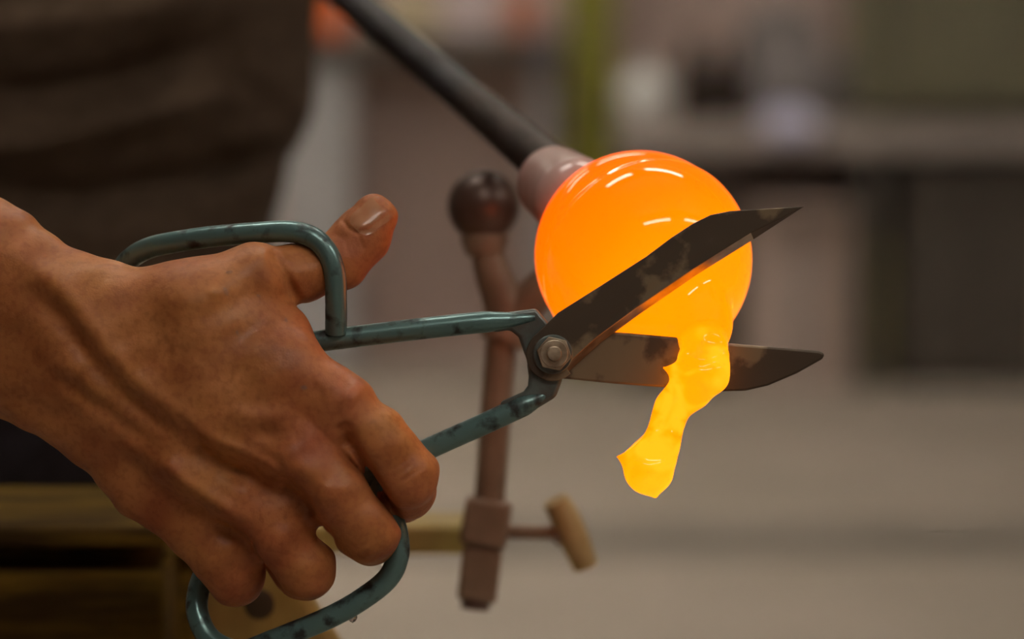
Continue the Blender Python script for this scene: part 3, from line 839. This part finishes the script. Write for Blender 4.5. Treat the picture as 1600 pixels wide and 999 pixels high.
# fingers: first joint seen from the back, the rest folds away behind the loop
fing = {
 'index': [(527, 632, 84, 52), (590, 690, 78, 50), (633, 742, 62, 49), (634, 766, 8, 45), (628, 772, -46, 41), (604, 762, -96, 34)],
 'middle': [(462, 702, 88, 53), (520, 765, 84, 48), (575, 829, 62, 48), (578, 836, 2, 45), (566, 832, -56, 41), (534, 806, -104, 34)],
 'ring': [(384, 776, 60, 48), (432, 830, 58, 44), (478, 888, 38, 44.5), (478, 894, -14, 42), (462, 886, -66, 38), (434, 860, -108, 32)],
 'pinky': [(300, 822, 14, 45), (338, 864, 14, 43), (368, 901, -4, 43), (366, 904, -50, 39), (350, 892, -92, 35), (328, 868, -124, 29)],
}
FS = {}
for nm, ch in fing.items():
    t = Solid.__new__(Solid); t.h = h.h; t.lo = h.lo; t.ax = h.ax; t.f = np.full(h.f.shape, .05, np.float32)
    t.chain(ch, .0035, 1.)
    # the web joins each finger softly to the hand but fingers stay apart from each other
    FS[nm] = t.f
hand_only = h.f.copy()
fmin = np.minimum.reduce(list(FS.values()))
kk = .0045
hh = np.clip(.5+.5*(hand_only-fmin)/kk, 0, 1).astype(np.float32)
h.f = hand_only+(fmin-hand_only)*hh-kk*hh*(1-hh)
del FS, t, hand_only, fmin, hh
# ---- relief of the back of the hand: tendons, veins, knuckles, creases
R_ = h.relief
R_([(30, 395, 0), (110, 452, 0), (165, 520, 0), (215, 590, 0), (290, 648, 0), (345, 690, 0)], 11, 22, 20)
R_([(60, 462, 0), (112, 495, 0), (165, 562, 0), (225, 625, 0), (320, 688, 0)], -17, 19, 20)
R_([(0, 560, 0), (80, 570, 0), (130, 600, 0)], 9, 30, 10)
R_([(20, 620, 0), (110, 650, 0)], -7, 20, 10)
R_([(70, 560, 0), (180, 640, 0), (250, 690, 0), (300, 730, 0)], -8, 15, 20)
R_([(250, 690, 0), (300, 745, 0), (345, 778, 0), (392, 806, 0)], 13, 16, 20)        # ring tendon bump
R_([(290, 690, 0), (345, 718, 0), (400, 742, 0), (440, 770, 0)], -13, 16, 20)       # hollow above it
R_([(330, 672, 0), (395, 700, 0), (450, 728, 0)], 7, 10, 20)
R_([(405, 668, 0), (445, 680, 0), (490, 674, 0)], -6, 14, 20)
R_([(370, 640, 0), (420, 648, 0), (480, 650, 0)], 5, 16, 20)
R_([(440, 745, 0), (475, 775, 0), (488, 806, 0)], -13, 17, 20)
R_([(340, 805, 0), (380, 835, 0), (400, 860, 0)], -11, 15, 10)
R_([(540, 655, 0), (556, 690, 0)], -10, 13, 30)
R_([(290, 640, 0), (330, 690, 0), (360, 725, 0)], -5, 9, 20)
R_([(445, 700, 0), (500, 735, 0), (530, 770, 0)], 6, 18, 20)
R_([(545, 612, 0), (565, 625, 0)], 6, 20, 20)
R_([(500, 585, 0), (540, 605, 0)], 4, 18, 20)
R_([(250, 470, 0), (330, 455, 0), (400, 412, 0)], 5, 24, 0)
R_([(556, 688, 0), (572, 712, 0), (602, 768, 0), (627, 812, 0)], -13, 8, 10)
R_([(548, 672, 0), (562, 700, 0)], -6, 14, 40)
R_([(280, 560, 0), (360, 585, 0), (440, 610, 0)], 6, 40, 20)
R_([(428, 388, 0), (446, 425, 0), (470, 470, 0)], -8, 9, -20)                        # crease where the thumb leaves the hand
R_([(340, 455, 0), (360, 462, 0)], 3, 6, 20)
# finger joint wrinkles
for cx, cy, s in ((632, 732, 1), (655, 745, .7), (600, 845, .9), (582, 852, .9), (500, 905, .8), (384, 918, .6)):
    for j in (-1, 0, 1):
        R_([(cx-16+j*6, cy+8+j*9, 0), (cx+j*7, cy+j*9, 0), (cx+16+j*6, cy-12+j*9, 0)], -1.7*s, 3.6, 0)
R_([(563, 312, 0), (548, 326, 0), (536, 345, 0), (545, 358, 0), (560, 364, 0), (578, 362, 0), (596, 348, 0), (613, 330, 0)], -3.2, 3.2, -70)
for j in range(4):      # thumb joint creases
    R_([(524+j*8, 358-j*3+8, 0), (540+j*7, 376-j*2, 0), (548+j*7, 402-j*3, 0)], -2.2, 3.6, -60)
for j in range(14):     # fine folds over the back of the hand
    x, y = rng.uniform(230, 520), rng.uniform(460, 720); a = rng.uniform(.2, 1.1)
    R_([(x, y, 0), (x+22*math.cos(a), y+22*math.sin(a), 0), (x+44*math.cos(a+.3), y+44*math.sin(a+.3), 0)], rng.uniform(-.9, .9), rng.uniform(4, 7), 10)
h.noise(.00035, .006, 3)
body = h.build('arm_and_hand', m_nail, pe)
RED_SPOTS += [(P(x, y, w)-wloc(body), r*S) for x, y, w, r in ((548, 618, 130, 65), (490, 700, 130, 60), (640, 750, 80, 55), (540, 385, 0, 65), (590, 850, 60, 50), (490, 910, 50, 45))]
body.data.materials.clear(); body.data.materials.append(skin_material())

# ---- nails, wrapped onto the finger surface
def nail(center, along, across, L, Wd_, look, name, lift=1.2):
    c = cf(*center); u = np.array(along, float); u /= np.linalg.norm(u); v = np.array(across, float); v -= u*(u@v); v /= np.linalg.norm(v)
    d = np.array(look, float); d -= u*(u@d)*.0; d /= np.linalg.norm(d)
    n, m = 13, 13; top = []
    for i in range(n):
        for j in range(m):
            s = 2*i/(n-1)-1; t = 2*j/(m-1)-1
            wfac = math.sqrt(max(0, 1-max(0, (abs(s)-.62)/.38)**2*.75)) if s < 0 else (math.sqrt(max(0, 1-max(0, (s-.7)/.3)**2*.5)))
            q = c+u*s*L*S+v*t*Wd_*S*wfac
            hit = h.hit(q-d*60*S, d, 500)
            while hit is None and abs(t) > .05:
                t *= .93; q = c+u*s*L*S+v*t*Wd_*S*wfac; hit = h.hit(q-d*60*S, d, 500)
            top.append(hit+v*0 if hit is not None else q)
    top = np.array(top); G = top.reshape(n, m, 3)
    for _ in range(2):
        G[1:-1, 1:-1] = (G[1:-1, 1:-1]*2+G[:-2, 1:-1]+G[2:, 1:-1]+G[1:-1, :-2]+G[1:-1, 2:])/6
    T_ = G.reshape(-1, 3)-d*lift*S; B_ = G.reshape(-1, 3)+d*3*S
    V = np.concatenate([T_, B_]); Fc = []
    N = n*m
    for i in range(n-1):
        for j in range(m-1):
            a, b, c_, e = i*m+j, (i+1)*m+j, (i+1)*m+j+1, i*m+j+1
            Fc += [[a, b, c_, e], [a+N, e+N, c_+N, b+N]]
    ring = [j for j in range(m)]+[i*m+m-1 for i in range(1, n)]+[(n-1)*m+j for j in range(m-2, -1, -1)]+[i*m for i in range(n-2, 0, -1)]
    for a, b in zip(ring, ring[1:]+ring[:1]): Fc.append([a, b, b+N, a+N])
    o = obj(name, c2w(V), Fc, m_nail, pe, 50)
    bm_flip(o); return o
def bm_flip(o):
    import bmesh
    bm = bmesh.new(); bm.from_mesh(o.data); bmesh.ops.recalc_face_normals(bm, faces=bm.faces[:]); bm.to_mesh(o.data); bm.free()
nail((576, 335, 0), (27, 27, -3), (27, -27, -4), 31, 25, (.30, -.22, -1), 'thumb_nail')
nail((640, 818, -62), (-12, 4, -40), (40, -10, 0), 24, 20, (-.1, 1, .05), 'fingernail')
# ---- drops of water on the skin and one under the loop
m_drop = mat('water_drop', (.9, .9, .9), .02); m_drop.node_tree.nodes['Principled BSDF'].inputs['Transmission Weight'].default_value = .9
m_drop.node_tree.nodes['Principled BSDF'].inputs['IOR'].default_value = 1.33
for (px, py, r, e, a) in ((352, 456, 4.5, 1.8, 1.1), (357, 427, 3.5, 2., -.4), (474, 606, 4, 1.5, .2), (370, 520, 2.6, 1.8, 1.2), (447, 503, 2.6, 2.2, 1.4), (402, 462, 2.4, 2.2, .3)):
    p = h.hit(cf(px, py, 190), cf(px, py, 0)-cf(px, py, 190), 900)
    if p is None: continue
    V = []; n = 10
    for i in range(7):
        t = math.pi/2*i/6
        for j in range(n):
            q = 2*math.pi*j/n; x, y = r*e*math.cos(t)*math.cos(q), r*math.cos(t)*math.sin(q)
            V.append(p+S*np.array([x*math.cos(a)+y*math.sin(a), -x*math.sin(a)+y*math.cos(a), r*.75*math.sin(t)-.8]))
    Fc = [[i*n+j, i*n+(j+1) % n, (i+1)*n+(j+1) % n, (i+1)*n+j] for i in range(6) for j in range(n)]
    obj('water_drop', c2w(np.array(V)), Fc, m_drop, pe, 180)
o = MB().lathe([(rad(2), 0), (rad(7), rad(4)), (rad(7.5), rad(8)), (rad(5), rad(13)), (rad(1), rad(16))], P(551, 958, 8), 14, (0, 0, -1)).build('water_drop', m_drop, sh, smooth=180)

# ---- shirt: torso column and rolled sleeve, with folds
def q3(px, py, dist, r): return (px, py, Wd(dist), r*F/dist*1.0)
sb = Solid(cf(-1150, 560, Wd(1.90))-np.array([.02, 0, .0]), cf(560, -620, Wd(.98))+.01, .0046)
def wcf_px(px, py, dist): return cf(px, py, Wd(dist))
def L3(pts, k=.02, flat=1.):
    for p, q in zip(pts[:-1], pts[1:]): sb.limb(wcf_px(*p[:3]), wcf_px(*q[:3]), p[3], q[3], k, flat)
L3([(-60, -700, 1.62, .22), (-40, -150, 1.60, .217), (-54, 60, 1.59, .211), (-80, 220, 1.58, .201), (-115, 330, 1.57, .192), (-150, 400, 1.57, .182)], .02, 1.0)
L3([(-480, -700, 1.62, .20), (-420, 0, 1.60, .19), (-430, 400, 1.58, .18)], .05, 1.)
L3([(-600, -560, 1.42, .085), (-820, 60, 1.14, .066), (-560, 215, .975, .052), (-400, 296, .950, .050)], .02)
rs = lambda line, amp, sig: sb.relief([(x, y, Wd(1.38)) for x, y in line], amp, sig, None)
rs([(-80, 246), (60, 222), (180, 188), (330, 126)], 74, 36)
rs([(-60, 60), (80, 32), (210, 8), (300, -30)], 44, 46)
rs([(-80, 150), (60, 136), (190, 100), (310, 40)], -66, 38)
rs([(-60, 312), (120, 300), (260, 264), (380, 205)], -76, 42)
rs([(300, 200), (345, 196), (400, 170)], 22, 24)
rs([(330, 60), (400, 90), (450, 140)], 10, 40)
rs([(430, -60), (445, 100), (420, 220), (375, 345)], 10, 16)
rs([(-60, 372), (150, 366), (400, 345)], 16, 20)
sb.noise(.0011, .03, 5)
sb.build('shirt', m_shirt, pe)
# ---- trousers
tr = Solid(cf(-900, 1500, Wd(1.86)), cf(520, 260, Wd(1.2)), .0055)
def L4(pts, k=.03, flat=1.):
    for p, q in zip(pts[:-1], pts[1:]): tr.limb(wcf_px(*p[:3]), wcf_px(*q[:3]), p[3], q[3], k, flat)
L4([(-130, 330, 1.58, .172), (-180, 620, 1.56, .160), (-200, 900, 1.56, .138), (-230, 1600, 1.58, .10)])
L4([(-420, 330, 1.6, .16), (-560, 900, 1.58, .125), (-580, 1600, 1.58, .09)])
rt = lambda line, amp, sig: tr.relief([(x, y, Wd(1.42)) for x, y in line], amp, sig, None)
rt([(-40, 800), (30, 730), (90, 660), (140, 610)], 34, 26)
rt([(-60, 720), (10, 680), (80, 610)], -30, 26)
rt([(40, 800), (140, 770), (230, 720)], -24, 26)
rt([(120, 700), (180, 690), (220, 650)], 18, 24)
tr.noise(.0012, .03, 8)
tr.build('trousers', m_trs, pe)
